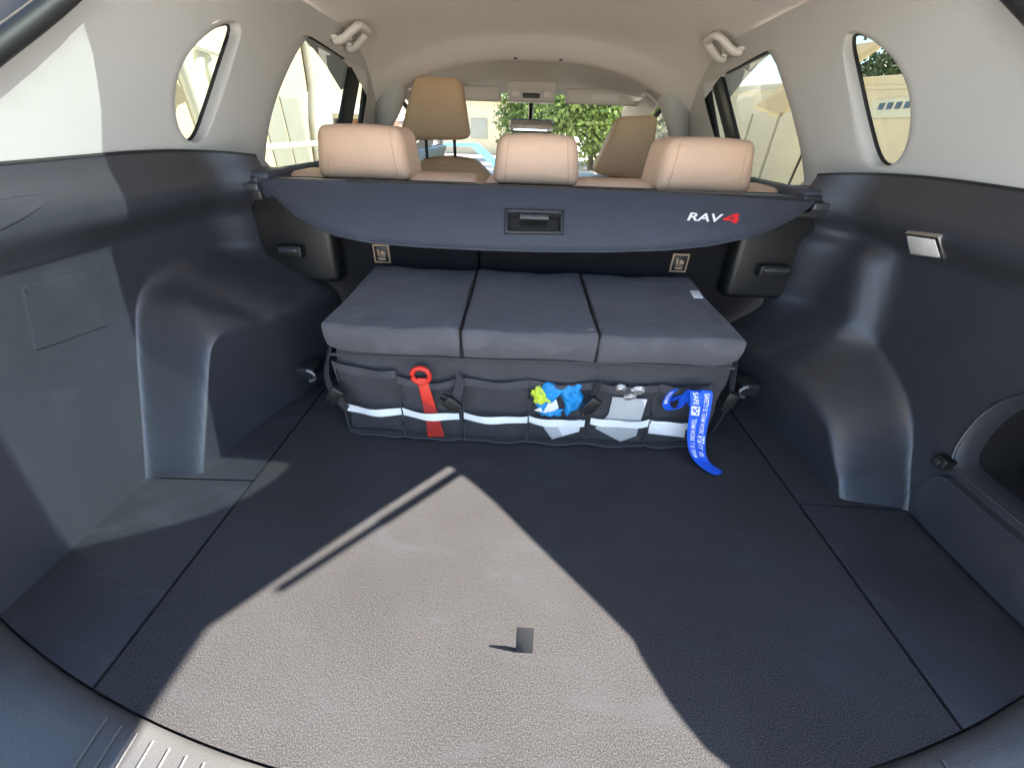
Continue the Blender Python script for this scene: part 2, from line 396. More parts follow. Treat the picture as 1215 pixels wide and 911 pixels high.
# tie-down hooks
for s, (u, v) in ((-1, (369, 440)), (1, (882, 459))):
    p = at_x(u, v, s*.512)
    rbox('hook_base', p+Vector((-.016 if s > 0 else -.03, -.018, -.016)), p+Vector((.03 if s > 0 else .016, .03, .016)), .006, 'plastic_fine', trims[s])
    arc = [p+Vector((-s*(.004+.016*math.sin(t)), -.022, .014*math.cos(t))) for t in np.linspace(0, math.pi, 12)]
    tube('tie_down_hook', arc, .0042, 'hook', trims[s], 8)

# ---- upper (pale) trims with the windows
def win(s, px, off): return [on_side(u, v, s, up_x, off) for u, v in px]
Q = {-1: dict(out=[(277, 27), (262, 72), (247, 118), (232, 163), (220, 170), (205, 154), (199, 122), (203, 92), (213, 68), (230, 48), (254, 30)],
              inn=[(291, 27), (277, 76), (262, 121), (246, 165), (222, 174), (206, 157), (200, 122), (204, 92), (214, 67), (230, 46), (262, 20)]),
     1: dict(out=[(1009, 44), (1020, 95), (1031, 145), (1044, 192), (1060, 199), (1077, 186), (1086, 160), (1088, 123), (1081, 95), (1067, 70), (1045, 50), (1022, 38)],
             inn=[(997, 46), (1004, 97), (1012, 148), (1016, 197), (1062, 203), (1079, 188), (1087, 162), (1089, 123), (1082, 94), (1068, 68), (1046, 48), (1015, 32)])}
D = {-1: dict(px=[(303, 200), (306, 160), (313, 128), (324, 98), (337, 70), (350, 48), (362, 40), (380, 50), (410, 70), (428, 80), (437, 86), (436, 112), (430, 150), (424, 180), (416, 212), (400, 219), (350, 215)]),
     1: dict(px=[(966, 224), (963, 190), (957, 160), (948, 125), (938, 95), (930, 72), (918, 57), (900, 65), (870, 82), (848, 92), (833, 98), (835, 115), (841, 140), (850, 170), (862, 205), (880, 228), (920, 230)])}
front_hole = chaikin([(2.14, .46), (2.12, .60), (2.17, .665), (2.30, .665), (2.52, .60), (2.72, .46)], 2)
uppers = {}
for s in (-1, 1):
    qo = [tuple(p) for p in chaikin([tuple(p) for p in win(s, Q[s]['out'], .022)], 2)]
    qi = [tuple(p) for p in chaikin([tuple(p) for p in win(s, Q[s]['inn'], 0)], 2)]
    dpx = D[s]['px']
    di = [tuple(p) for p in chaikin([tuple(p) for p in win(s, dpx, 0)], 1)]
    do = [tuple(p) for p in chaikin([tuple(p) for p in win(s, dpx, .05)], 1)]
    outer = [(edge_y(z), z) for z in np.linspace(.485, .80, 20)]
    outer += [(y, table([(.8, .80), (1.3, .80), (1.75, .775), (2.0, .69), (2.5, .70), (2.9, .66)], y)) for y in np.linspace(.9, 2.9, 50)]
    outer += [(2.9, .42)] + [(y, .42 if y > 1.02 else TOPZ(y)-.012) for y in np.linspace(2.85, .40, 60)]
    h1 = [(p[1], p[2]) for p in qi]; h2 = [(p[1], p[2]) for p in di]
    pts = [p for p in grid_pts(.2, 2.9, .42, .82, .026)]
    uppers[s] = sheet('upper_side_trim', outer, [h1, h2, front_hole], pts, lambda y, z, s=s: (s*up_x(y, z), y, z), 'light', car, flip=s < 0)
    # reveals: rounded lip then out to the glass
    def lip(ri, ro, s=s):
        out = []
        for t in (0, .12, .26, .42, .6, .8, 1):
            row = []
            for a, b in zip(ri, ro):
                g = 1-(1-t)**2; x0 = a[0]+s*(up_x(b[1], b[2])-up_x(a[1], a[2]))*g
                row.append((x0+(b[0]-s*up_x(b[1], b[2]))*t*t, a[1]+(b[1]-a[1])*g, a[2]+(b[2]-a[2])*g))
            out.append(row)
        return out
    loft('window_reveal', lip(qi, qo), 'light', uppers[s], flip=s > 0)
    loft('window_reveal', lip(di, do), 'light', uppers[s], flip=s > 0)
    tube('window_seal', [Vector(p)+Vector((s*.002, 0, 0)) for p in qo], .0038, 'rubber', uppers[s], 6, closed=True)
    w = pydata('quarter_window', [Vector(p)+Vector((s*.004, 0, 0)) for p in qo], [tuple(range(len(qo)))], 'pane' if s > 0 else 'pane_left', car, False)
    # rear door: glass, seal and the two dark bars at its front edge
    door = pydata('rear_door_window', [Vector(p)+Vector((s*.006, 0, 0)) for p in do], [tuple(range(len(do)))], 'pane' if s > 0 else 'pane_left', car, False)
    tube('window_seal', [Vector(p)+Vector((s*.003, 0, 0)) for p in do], .008, 'rubber', door, 6, closed=True)
    bars = ([((424, 76), (398, 218), 14), ((440, 84), (424, 218), 9)] if s < 0 else [((848, 88), (884, 230), 14), ((834, 96), (858, 230), 9)])
    for (a0, b0, wpx) in bars:
        P = [on_side(u, v, s, up_x, .040) for u, v in ((a0[0]-wpx/2, a0[1]), (a0[0]+wpx/2, a0[1]), (b0[0]+wpx/2, b0[1]), (b0[0]-wpx/2, b0[1]))]
        extrude_poly('window_bar', P, (s*.014, 0, 0), 'black', door, .002)
    P = [on_side(u, v, s, up_x, .052) for u, v in ([(303, 200), (313, 128), (322, 126), (311, 203)] if s < 0 else [(966, 224), (950, 128), (945, 130), (959, 228)])]
    extrude_poly('window_bar', P, (s*.012, 0, 0), 'black', door, .002)
    # dark shoulder below the door window, down to the floor of the car
    rows = [[(s*(up_x(y, .45)+.01), y, .445), (s*(up_x(y, .45)-.02), y, .43), (s*.70, y, .2), (s*.70, y, -.35)] for y in np.linspace(.99, 3.3, 12)]
    loft('door_card', rows, 'plastic', car, closed=False, flip=s > 0)
    fh = [(s*(up_x(y, z)+.03), y, z) for y, z in front_hole]
    fw = pydata('front_door_window', fh, [tuple(range(len(fh)))], 'windscreen', car, False)
    tube('window_seal', fh, .012, 'rubber', fw, 6, closed=True)
    # weatherstrip of the tailgate opening
    path = [(s*(up_x(edge_y(z), z)-.004 if z > .49 else low_x(s, edge_y(z), z, False)-.004), edge_y(z)-.004, z) for z in np.linspace(.0, .79 if s < 0 else .745, 50)]
    tube('opening_seal', path, .0115, 'rubber', car, 10)
    rows = [[(p[0], p[1]-.006, p[2]), (p[0]+s*.04, p[1]-.02, p[2]+.004), (p[0]+s*.12, p[1]+.02, p[2]+.03), (p[0]+s*.15, p[1]+.4, p[2]+.03)] for p in path]
    loft('body_corner', rows, 'black', car, closed=False)

# ---- headliner
ZC = [(.60, .775), (.72, .815), (.9, .85), (1.2, .88), (1.5, .882), (1.75, .866), (1.88, .845), (1.95, .806), (1.985, .786), (2.01, .780), (2.035, .787), (2.07, .806), (2.2, .806), (2.5, .775), (2.88, .728)]
def head_z(x, y):
    dr = table([(.6, .07), (1.2, .075), (1.7, .085), (1.95, .118), (2.05, .115), (2.8, .03)], y)
    return table(ZC, y) - dr*(abs(x)/.57)**2.6
ro = [(x, .755 + .02*(abs(x)/.6)**2) for x in np.linspace(-.66, .66, 30)] + [(.67, y) for y in np.linspace(.82, 2.86, 60)] + [(x, 2.88) for x in np.linspace(.58, -.58, 20)] + [(-.67, y) for y in np.linspace(2.86, .82, 60)]
hp = grid_pts(-.66, .66, .66, 2.88, .03) + [(x, y) for x in np.linspace(-.58, .58, 40) for y in np.arange(1.86, 2.12, .012)]
headliner = sheet('headliner', ro, [], hp, lambda x, y: (x, y, head_z(x, y)), 'headliner', car, flip=True)
# roof skin above it, closing the shell
rows = [[(x, y, head_z(x*.8, max(.7, y))+.045) for x in np.linspace(-.80, .80, 17)] for y in np.linspace(.762, 2.95, 24)]
loft('roof_skin', rows, 'paint', car, closed=False)
def grab(s, px, size):
    p = on_side(px[0], px[1], s, up_x, -.012); n = Vector((-s*.85, 0, -.5)).normalized(); t = Vector((0, 1, -.03)); w = n.cross(t).normalized()
    if w.z > 0: w = -w
    pts = [p+t*a*size+w*b*size+n*c*size for a, b, c in ((-.62, .55, -.05), (-.60, .42, .16), (-.52, -.12, .40), (-.40, -.26, .44), (0, -.28, .45), (.40, -.26, .44), (.52, -.12, .40), (.60, .42, .16), (.62, .55, -.05))]
    g = tube('grab_handle', [tuple(v) for v in chaikin([tuple(v) for v in pts], 1, False)], .17*size, 'lightplastic', headliner, 10, flat=.7)
    pts = [p+t*a*size+n*(-.02)*size+w*.45*size for a in (-.75, -.4, 0, .4, .75)]
    tube('handle_base', pts, .13*size, 'lightplastic', headliner, 8, flat=.5)
    hook = [p+t*a*size*.4+w*b*size+n*c*size for a, b, c in ((0, .0, .0), (0, .15, .16), (0, .34, .24), (0, .45, .14))]
    tube('coat_hook', hook, .07*size, 'lightplastic', headliner, 6)
grab(-1, (413, 33), .088); grab(1, (863, 46), .088); grab(1, (776, 112), .08)
rbox('room_lamp', (-.06, 1.40, .868), (.10, 1.50, .90), .006, 'lamp', headliner)
for x in (-.075, .105):
    p = Vector((x, 1.985, head_z(x, 1.985)-.001)); rbox('trim_clip', p-Vector((.007, .004, .003)), p+Vector((.007, .004, .003)), .001, 'plastic_fine', headliner)
# visors, overhead console, mirror
for x0, x1 in ((-.60, -.165), (.185, .615)):
    v = rbox('sun_visor', (x0, 2.62, .672), (x1, 2.655, .742), .014, 'lightplastic', headliner)
pl = rbox('visor_label', (.33, 2.612, .695), (.47, 2.619, .720), .001, 'white', headliner)
con = rbox('overhead_console', (-.125, 2.56, .672), (.125, 2.70, .765), .012, 'lightplastic', headliner, warp=lambda c: (c.x, c.y+(c.z-.67)*.25, c.z))
for x in (-.085, .085): rbox('map_lamp', (x-.022, 2.562, .695), (x+.022, 2.572, .725), .003, 'lamp', headliner)
rbox('console_slot', (-.045, 2.555, .69), (.045, 2.568, .71), .003, 'plastic_fine', headliner)
mir = rbox('rear_view_mirror', (-.117, 2.585, .535), (.130, 2.625, .598), .016, 'plastic', car)
rbox('mirror_glass', (-.110, 2.562, .541), (.123, 2.5685, .592), .003, 'mirror', mir, warp=lambda c: (c.x, c.y+.16*(c.z-.543), c.z))
tube('mirror_arm', [(.0, 2.62, .59), (0, 2.66, .63), (0, 2.70, .68)], .012, 'black', mir)
# windscreen, pillars, dashboard, bonnet
wsg = pydata('windscreen', [(-.60, 2.86, .735), (.60, 2.86, .735), (.68, 3.55, .30), (-.68, 3.55, .30)], [(0, 1, 2, 3)], 'windscreen', car, False)
for s in (-1, 1): tube('windscreen_pillar', [(s*.585, 2.80, .71), (s*.63, 3.15, .52), (s*.69, 3.58, .27)], .035, 'lightplastic', car, 10)
rbox('dashboard', (-.69, 2.85, -.1), (.69, 3.55, .27), .05, 'plastic', car)
rbox('car_floor', (-.72, 1.0, -.40), (.72, 3.5, -.34), .01, 'felt', car)
rbox('bonnet', (-.70, 3.56, -.1), (.70, 4.4, .22), .08, 'paint', car)

# ---- floor of the cargo area
def sill_y(x): return .086 + .312*x*x
def floor_piece(name, ring, holes=(), z=0., material='carpet', step=.03):
    xs = [p[0] for p in ring]; ys = [p[1] for p in ring]
    top = resample(ring, .02)
    cx, cy = sum(xs)/len(xs), sum(ys)/len(ys)
    o = sheet(name, top, list(holes), [], lambda x, y: (x, y, z), material, car, smooth=False)
    loft('panel_edge', [[(x, y, z) for x, y in top], [(x+(.002 if x > cx else -.002)*0, y, z-.012) for x, y in top]], material, o, smooth=False, flip=True)
    return o
TAB = (at_z(622, 773).x, at_z(622, 773).y)
def arc(x0, x1, off, n=24): return [(x, sill_y(x)+off) for x in np.linspace(x0, x1, n)]
board = floor_piece('cargo_floor_board', arc(-.4975, .4975, .0015, 40) + [(.4975, .985), (-.4975, .985)])
for s in (-1, 1):
    a0 = arc(s*.5025, s*.70, .0015, 12); r = a0 + [(s*.70, .478), (s*.5025, .4815)]
    floor_piece('side_floor_panel', r if s > 0 else r[::-1], material='felt')
    r = [(s*.5025, .4845), (s*.70, .481), (s*.70, .975), (s*.5025, .975)]
    floor_piece('side_floor_panel', r if s > 0 else r[::-1], material='felt')
rbox('floor_tub', (-.74, .10, -.10), (.74, 1.0, -.0135), 0, 'black', car)
# sill: moulded lip following the curved floor edge, ribbed scuff plate in the middle
prof = [(.0, -.02), (-.0005, -.003), (-.006, .0025), (-.014, .006), (-.03, .0055), (-.10, -.002), (-.16, -.012), (-.20, -.04), (-.21, -.14)]
rows = [[(x, sill_y(x)+dy, dz) for dy, dz in prof] for x in np.linspace(-.80, .80, 61)]
sill = loft('sill_trim', rows, 'sill', car, closed=False, sharp=50)
for i, x in enumerate(np.arange(-.455, .4551, .0215)):
    pth = [(x, sill_y(x)+dy, dz+.0012) for dy, dz in ((-.012, .006), (-.03, .0055), (-.10, -.002), (-.155, -.0105))]
    if i == 0: rib0 = None
    tube('scuff_rib', pth, .0016, 'sill', sill, 6)
rbox('rear_bumper', (-.86, -.26, -.45), (.86, -.10, -.055), .05, 'paint', car, warp=lambda c: (c.x, c.y+.18*c.x*c.x, c.z))
# finger tab of the floor board
tabm = rbox('floor_pull_tab', (TAB[0]-.0110, TAB[1]-.0012, -.001), (TAB[0]+.0110, TAB[1]+.0012, .036), .0008, 'tab', board, warp=lambda c: (c.x, c.y+.38*c.z, c.z))

# ---- tailgate, raised above the opening (out of the picture; it shades the floor)
gate = bpy.data.objects.new('tailgate', None); C.objects.link(gate); gate.parent = car
HG, KN = Vector((.60, .742, .750)), Vector((.56, .486, .995))
def gz(y, x=.6): return HG.z + (HG.y-y)*(KN.z-HG.z)/(HG.y-KN.y) + .055*max(0, 1-(x/.6)**2)**.7*sm((y-.45)/.2)
pane = chaikin([(-.54, .750), (-.26, .742), (.0, .736), (.30, .732), (.38, .715), (.405, .65), (.385, .605), (.32, .574), (.26, .545), (.16, .543), (.07, .54), (-.3, .53), (-.54, .53)], 2)
seg1 = [(-.57, .758), (.52, .758), (.56, .75), (HG.x, HG.y), (KN.x, KN.y-.02), (-KN.x, KN.y-.02), (-HG.x, HG.y)]
for off, nm in ((0, 'gate_upper_panel'), (.035, 'gate_outer_skin')):
    sheet(nm, resample(seg1, .04), [pane], grid_pts(-.6, .6, .46, .75, .05), lambda x, y, off=off: (x, y+off*.7, gz(y, x)+off), 'plastic' if not off else 'paint', gate, smooth=False)
sheet('gate_glass', pane, [], grid_pts(-.6, .6, .46, .75, .05), lambda x, y: (x, y+.02, gz(y, x)+.02), 'gate_glass', gate, smooth=False)
rbox('gate_lower_panel', (-KN.x, -.28, KN.z), (KN.x, KN.y+.01, KN.z+.05), .01, 'paint', gate, warp=lambda c: (c.x, c.y, c.z+.04*(KN.y-c.y)))
def shadow_src(u, v, X): f = at_z(u, v); return f + SUN_T*((X-f.x)/SUN_T.x)
for s in (-1, 1):
    A, B = shadow_src(560, 550, .655), shadow_src(330, 700, .625)
    A = Vector((s*abs(A.x), A.y, A.z)); B = Vector((s*abs(B.x), B.y, B.z)); mid = A.lerp(B, .55)
    tube('gas_strut', [A, mid], .0085, 'black', gate, 10); tube('strut_rod', [mid, B], .0065, 'chrome', gate, 10)

# ---- rear seat
rear = bpy.data.objects.new('rear_seat', None); C.objects.link(rear); rear.parent = car; rear['label'] = 'tan leather rear bench with black carpeted back'
lean = lambda c: (c.x, c.y+.13*c.z, c.z)
for x0, x1 in ((-.625, -.131), (-.129, .625)):
    rbox('backrest', (x0, .965, 0.005), (x1, 1.03, .440), .012, 'seat_carpet', rear, warp=lean)
    rbox('seat_cushion', (x0+.003, 1.015, .05), (x1-.003, 1.14, .452), .028, 'tan', rear, warp=lean)
rbox('seat_base', (-.63, 1.12, -.34), (.63, 1.62, .02), .05, 'tan', rear)
def headrest(name, xn, xf, z0, z1, yn, yf, material, parent, topin=.016, r=.020):
    def warp(c):
        tz = (c.z-z0)/(z1-z0); ty = (c.y-yn)/(yf-yn); cxn = (xn[0]+xn[1])/2; 
        lo = xn[0]+(xf[0]-xn[0])*ty; hi = xn[1]+(xf[1]-xn[1])*ty; lo += topin*tz; hi -= topin*tz
        t = (c.x-xn[0])/(xn[1]-xn[0]); bul = .010*math.sin(math.pi*min(1, max(0, t)))*math.sin(math.pi*min(1, max(0, tz)))
        return (lo+(hi-lo)*t, c.y+.10*(c.z-z0)-bul*(1-ty), c.z+.006*math.sin(math.pi*min(1, max(0, t)))*tz)
    h = rbox(name, (xn[0], yn, z0), (xn[1], yf, z1), r, material, parent, 4, warp, cuts=3)
    if True:
      for sd_ in (0, 1):
        tube('seam', [warp(Vector(((xn[0]+.026 if sd_ == 0 else xn[1]-.026), yn-.0002, z0+(z1-z0)*t))) for t in np.linspace(.1, .93, 12)], .0011, 'brown', parent, 5)
    seam = [(xn[0]+.018+topin*t*.9, yn-.0045+.10*(z0+(z1-z0)*t-z0), z0+(z1-z0)*t) for t in np.linspace(.08, .92, 12)]
    return h
headrest('headrest', (-.520, -.300), (-.565, -.285), .440, .548, 1.045, 1.155, 'tan', rear)
headrest('headrest', (-.098, .112), (-.108, .122), .440, .541, 1.055, 1.145, 'tan', rear)
headrest('headrest', (.295, .520), (.275, .565), .436, .545, 1.045, 1.155, 'tan', rear)
for x in (-.45, -.37, -.03, .04, .36, .45): tube('headrest_post', [(x, 1.10, .40), (x, 1.11, .47)], .006, 'chrome', rear, 8)
# side bolsters of the seat back with release levers
for s, x0, x1, z0, z1 in ((-1, -.655, -.475, .215, .43), (1, .485, .655, .215, .42)):
    b = rbox('seat_bolster', (x0, .94, z0), (x1, .995, z1), .016, 'black', rear, warp=lambda c: (c.x, c.y+.06*(c.z-.2), c.z))
    px = ((331, 293), (357, 304)) if s < 0 else ((905, 317), (932, 327))
    p0, p1 = at_y(*px[0], .928), at_y(*px[1], .928)
    rbox('lever_bezel', (min(p0.x, p1.x)-.006, .922, min(p0.z, p1.z)-.004), (max(p0.x, p1.x)+.006, .945, max(p0.z, p1.z)+.004), .004, 'black', rear)
    rbox('release_lever', (min(p0.x, p1.x), .917, (p0.z+p1.z)/2-.001), (max(p0.x, p1.x), .930, max(p0.z, p1.z)), .003, 'plastic', rear)
# anchor tags
for u, v in ((453, 301), (806, 312)):
    p = at_y(u, v, 1.0); yb = .965+.13*p.z; p = at_y(u, v, yb-.002)
    tg = rbox('anchor_tag', (p.x-.021, yb-.004, p.z-.023), (p.x+.021, yb-.001, p.z+.023), .001, 'gold', rear)
    rbox('tag_field', (p.x-.017, yb-.0052, p.z-.019), (p.x+.017, yb-.0038, p.z+.019), .0005, 'black', rear)
    Yp = yb-.0058
    def mark(pts): pydata('tag_symbol', [(p.x+a*.001, Yp, p.z+b*.001) for a, b in pts], [tuple(range(len(pts)))], 'gold', rear, False)
    mark([(-11, -10), (11, -10), (8, -15), (-8, -15)]); mark([(-10, 12), (-6, 12), (-4, -2), (-9, -2)])
    mark([(-2, 6), (3, 9), (11, 2), (9, -3), (-1, -1)]); mark([(-9, -4), (10, -5), (10, -7), (-9, -6)])

# ---- front seats
for s, hp_, z_top, lab in ((-1, ((491, 90), (545, 92), (557, 166), (472, 167)), .425, None), (1, ((737, 138), (783, 137), (770, 216), (703, 206)), .375, None)):
    fs_ = bpy.data.objects.new('front_seat', None); C.objects.link(fs_); fs_.parent = car; fs_['label'] = 'shade-darkened tan leather front seat with tall headrest'
    Y = 1.9 if s < 0 else 1.85
    P = [at_y(u, v, Y) for u, v in hp_]
    c0 = sum(P, Vector())/4
    def bil(c, P=P):
        q = P[3].lerp(P[2], c.x).lerp(P[0].lerp(P[1], c.x), c.z)
        k = math.sin(math.pi*min(1, max(0, c.x)))*math.sin(math.pi*min(1, max(0, c.z)))
        return (q.x, q.y + .10*c.y - .012*k*(1-c.y) + .08*(c.z-.5)*.2, q.z)
    rbox('headrest', (0, 0, 0), (1, 1, 1), .13, 'brown', fs_, 4, bil, cuts=3, sharp=80)
    cx = -.35 if s < 0 else .40
    for dx in (-.10, .023) if s < 0 else (-.05, .05):
        tube('headrest_post', [(cx+dx, Y+.05, z_top-.02), (cx+dx, Y+.05, c0.z)], .007, 'black', fs_, 8)
    rbox('backrest', (cx-.25, Y-.05, -.2), (cx+.25, Y+.12, z_top), .06, 'brown', fs_, 4, cuts=3, warp=lambda c: (cx+(c.x-cx)*(1-.45*sm((c.z-.28)/.16)), c.y+.1*c.z, c.z+.02*math.cos((c.x-cx)*6)))
    rbox('seat_base', (cx-.25, Y, -.30), (cx+.25, Y+.5, -.05), .05, 'brown', fs_)
# belt anchorage / pillars between the doors
for s in (-1, 1):
    tube('door_pillar', [(s*.665, 1.98, -.3), (s*.665, 1.99, .45), (s*.625, 2.00, .60), (s*.56, 2.0, .70)], .045, 'light', car, 12, flat=1.2)

# ================================================================== cargo cover
cover = thing('cargo_cover', 'black roll-up cargo cover with white and red lettering, hung behind the rear seat', 'cargo cover', (0, .96, .40))
CO = cover.location
def loc_warp(f): return f
def shift(o):                                              # children of an Empty that stands at its base
    o.data.transform(Matrix.Translation(-o.parent.location)); return o
shift(rbox('cassette', (-.61, .935, .405), (.62, .985, .449), .014, 'cover', cover))
YT, ZT, SL = .936, .449, 1.30
def on_flap(u, v, off=0.):                                  # the tilted plane of the flap
    d = ray(u, v); n = Vector((0, SL, -1)).normalized(); p0 = Vector((0, YT, ZT)) - n*off
    return CAM + d*((p0-CAM).dot(n)/d.dot(n))
fpx = [(312, 213), (322, 227), (335, 241), (352, 256), (372, 268), (400, 280), (440, 288), (500, 293), (560, 296), (640, 298.5), (720, 299), (790, 297), (840, 292), (880, 284), (912, 273), (940, 259), (958, 247), (964, 239), (860, 232), (750, 227), (640, 223), (520, 219), (410, 215)]
fo = [on_flap(u, v) for u, v in fpx]
hnd = [on_flap(u, v) for u, v in ((603, 255), (664, 257), (664, 277), (603, 276))]
hx = quad_round([(p.x, p.z) for p in hnd], .15)
yf = lambda z: YT + (z-ZT)/SL
def flap_pt(x, z, off=0.): n = Vector((0, SL, -1)).normalized(); b = .010*math.sin(math.pi*min(1, max(0, (ZT-z)/.12))); return tuple(Vector((x, yf(z), z)) - n*(off+b*(1-(x/.62)**2)) - Vector(CO))
fo2 = resample([(p.x, p.z) for p in fo], .015)
flap = sheet('flap', fo2, [hx], grid_pts(-.62, .62, .33, .45, .02), lambda x, z: flap_pt(x, z), 'cover', cover)
sheet('flap_lining', fo2, [hx], grid_pts(-.62, .62, .33, .45, .02), lambda x, z: flap_pt(x, z, -.006), 'cover', cover, flip=True)
n0 = len(fpx)-5
tube('flap_piping', [flap_pt(p.x, p.z, .0005) for p in fo[:18]], .0032, 'cover', cover, 8)
tube('stitch_line', [flap_pt(p.x*.985, p.z+.006, .0006) for p in fo[2:17]], .0008, 'plastic', flap, 5)
tube('top_piping', [flap_pt(p.x, p.z, -.001) for p in fo[17:]], .003, 'rubber', cover, 8)
hc = (sum(p[0] for p in hx)/len(hx), sum(p[1] for p in hx)/len(hx))
sc = lambda f, g: [(hc[0]+(x-hc[0])*f, hc[1]+(z-hc[1])*g) for x, z in hx]
loft('handle_frame', [[flap_pt(x, z, o_) for x, z in sc(f, g)] for f, g, o_ in ((1.14, 1.38, .0), (1.12, 1.34, .005), (1.04, 1.12, .0055), (1.0, 1.0, .003), (.99, .99, -.02))], 'plastic_fine', cover, sharp=80)
pydata('handle_pocket', [flap_pt(x, z, -.02) for x, z in hx], [tuple(range(len(hx)))], 'black', cover)
loft('handle_grip', [[flap_pt(hc[0]+dx*.031, hc[1]+dz, o_) for dz, o_ in ((.013, .002), (.006, .004), (.003, .0), (.008, -.006), (.013, -.008))] for dx in np.linspace(-.98, .98, 5)], 'plastic', cover, closed=False)
# lettering
c00, c10, c01 = on_flap(814, 264), on_flap(861, 266), on_flap(818, 255)
def on_letters(a0, a1, lo, hi):
    A, B = on_flap(a0, lo), on_flap(a1, lo+ (a1-a0)*.045); T = on_flap(a0, hi)
    def f(u, v): q = A+(B-A)*u; z = q.z+(T.z-A.z)*v; return flap_pt(q.x, z, .0012)
    return f
text_mesh('cover_lettering', 'RAV', on_letters(813, 857, 264, 254), 'ink_white', cover, shear=.3, offset=.022)
f4 = on_letters(857, 876, 266, 254.5)
four = [((.0, .22), (.0, .40), (.62, 1.0), (.72, .80), (.30, .40), (.30, .38), (.72, .38), (.72, .22)), ((.62, 1.0), (.90, 1.0), (.90, 0), (.60, 0), (.60, .72)), ((.90, .38), (1.0, .38), (1.0, .22), (.90, .22))]
vv, ff = [], []
for g in four: ff.append(tuple(range(len(vv), len(vv)+len(g)))); vv += [f4(a+.18*b-.1, b) for a, b in g]
pydata('cover_lettering', vv, ff, 'ink_red', cover, False)
for s, px in ((-1, ((278, 208), (311, 239))), (1, ((958, 231), (994, 261)))):
    p0, p1 = at_y(*px[0], .94), at_y(*px[1], .94)
    x0, x1 = sorted((p0.x, p1.x)); z0, z1 = sorted((p0.z, p1.z))
    shift(rbox('end_bracket', (x0-.006, .935, z0), (x1+.006, .99, z1), .007, 'plastic_fine', cover))
    shift(rbox('bracket_slot', (x0+.014, .930, z1-.030), (x1-.008, .94, z1-.010), .003, 'black', cover))
    shift(rbox('end_cap', (min(s*.585, s*.66), .940, .430), (max(s*.585, s*.66), 1.05, .462), .010, 'cover', cover))
    shift(rbox('hinge_pin', (min(s*.60, s*.635), .918, .424), (max(s*.60, s*.635), .938, .440), .004, 'plastic', cover))

# ================================================================== cargo organizer
BX0, BX1, BY0, BY1, BH = -.378, .388, .628, .935, .232
bag = thing('cargo_organizer', 'dark grey fabric folding organizer with three lid panels and front pockets', 'organizer', (0, .78, 0))
wob = lambda x, y, z: .003*math.sin(17*x+3*z)+.002*math.sin(41*x+9*z+5*y)
def body_warp(c):
    y = c.y; x = c.x; k = c.z/BH
    x *= .985+.015*(1-k)
    if c.y < .70: y += wob(c.x, 0, c.z*10)*1.2 - .006*math.sin(math.pi*k)
    if abs(c.x) > .34: x += .004*math.sin(c.z*40)
    return (x, y+.012*(abs(c.x-.0)/.38)**4, c.z)
shift(rbox('body', (BX0, BY0, .001), (BX1, BY1, .222), .010, 'nylon', bag, 2, body_warp, cuts=9))
SEAMS = [BX0-.006, -.128, .124, BX1+.002]
for i in range(3):
    x0, x1 = SEAMS[i]+.0005, SEAMS[i+1]-.0005
    def lw(c, x0=x0, x1=x1, i=i):
        tx = (c.x-x0)/(x1-x0); ty = (c.y-.610)/(.945-.610); k = (c.z-.198)/(.240-.198)
        z = c.z + (.020+.003*ty)*k + (.005*math.sin(math.pi*min(1, max(0, ty)))*math.sin(math.pi*min(1, max(0, tx)))**.5*k)
        z += .0022*k*math.sin(23*c.x+17*c.y+i)+.0012*k*math.sin(61*c.x-31*c.y)
        if ty < .1: z += (.004*math.sin(tx*math.pi))*(1-k)
        y = c.y + .006*(1-k)*(1 if ty < .5 else -1) + .002*math.sin(31*c.x)*(ty < .1)
        xx = c.x*(1-.035*(1-ty))
        if ty < .25: z += .014*(1-k)*((max(0, (abs(c.x)-.33)/.05))**2)*(1-ty*4)
        if ty < .1: y -= .005*math.sin(math.pi*min(1, max(0, k)))
        return (xx, y, z)
    shift(rbox('lid_panel', (x0, .610, .198), (x1, .945, .240), .007, 'nylon_lid_lit', bag, 4, lw, cuts=9))
# piping along the lid edges
pp = [(BX0-.006, .607, .204), (-.128, .607, .201), (.124, .607, .201), (BX1+.002, .607, .204)]
shift(tube('lid_piping', [(x, .6150, .2005+.002*math.sin(6*x)) for x in np.linspace(BX0+.012, BX1-.014, 40)], .0026, 'binding', bag, 6))
for xs in (-.128, .124): shift(tube('lid_crease', [(xs*.965, .6155, .200), (xs*.965, .610, .225), (xs*.966, .6115, .2585), (xs*.975, .70, .2605), (xs*.985, .80, .2615), (xs, .94, .261)], .0022, 'rubber', bag, 6))
shift(rbox('care_label', (.352, .80, .2640), (.372, .845, .2655), .0004, 'white', bag, warp=lambda c: (c.x+.15*(c.y-.82), c.y, c.z)))
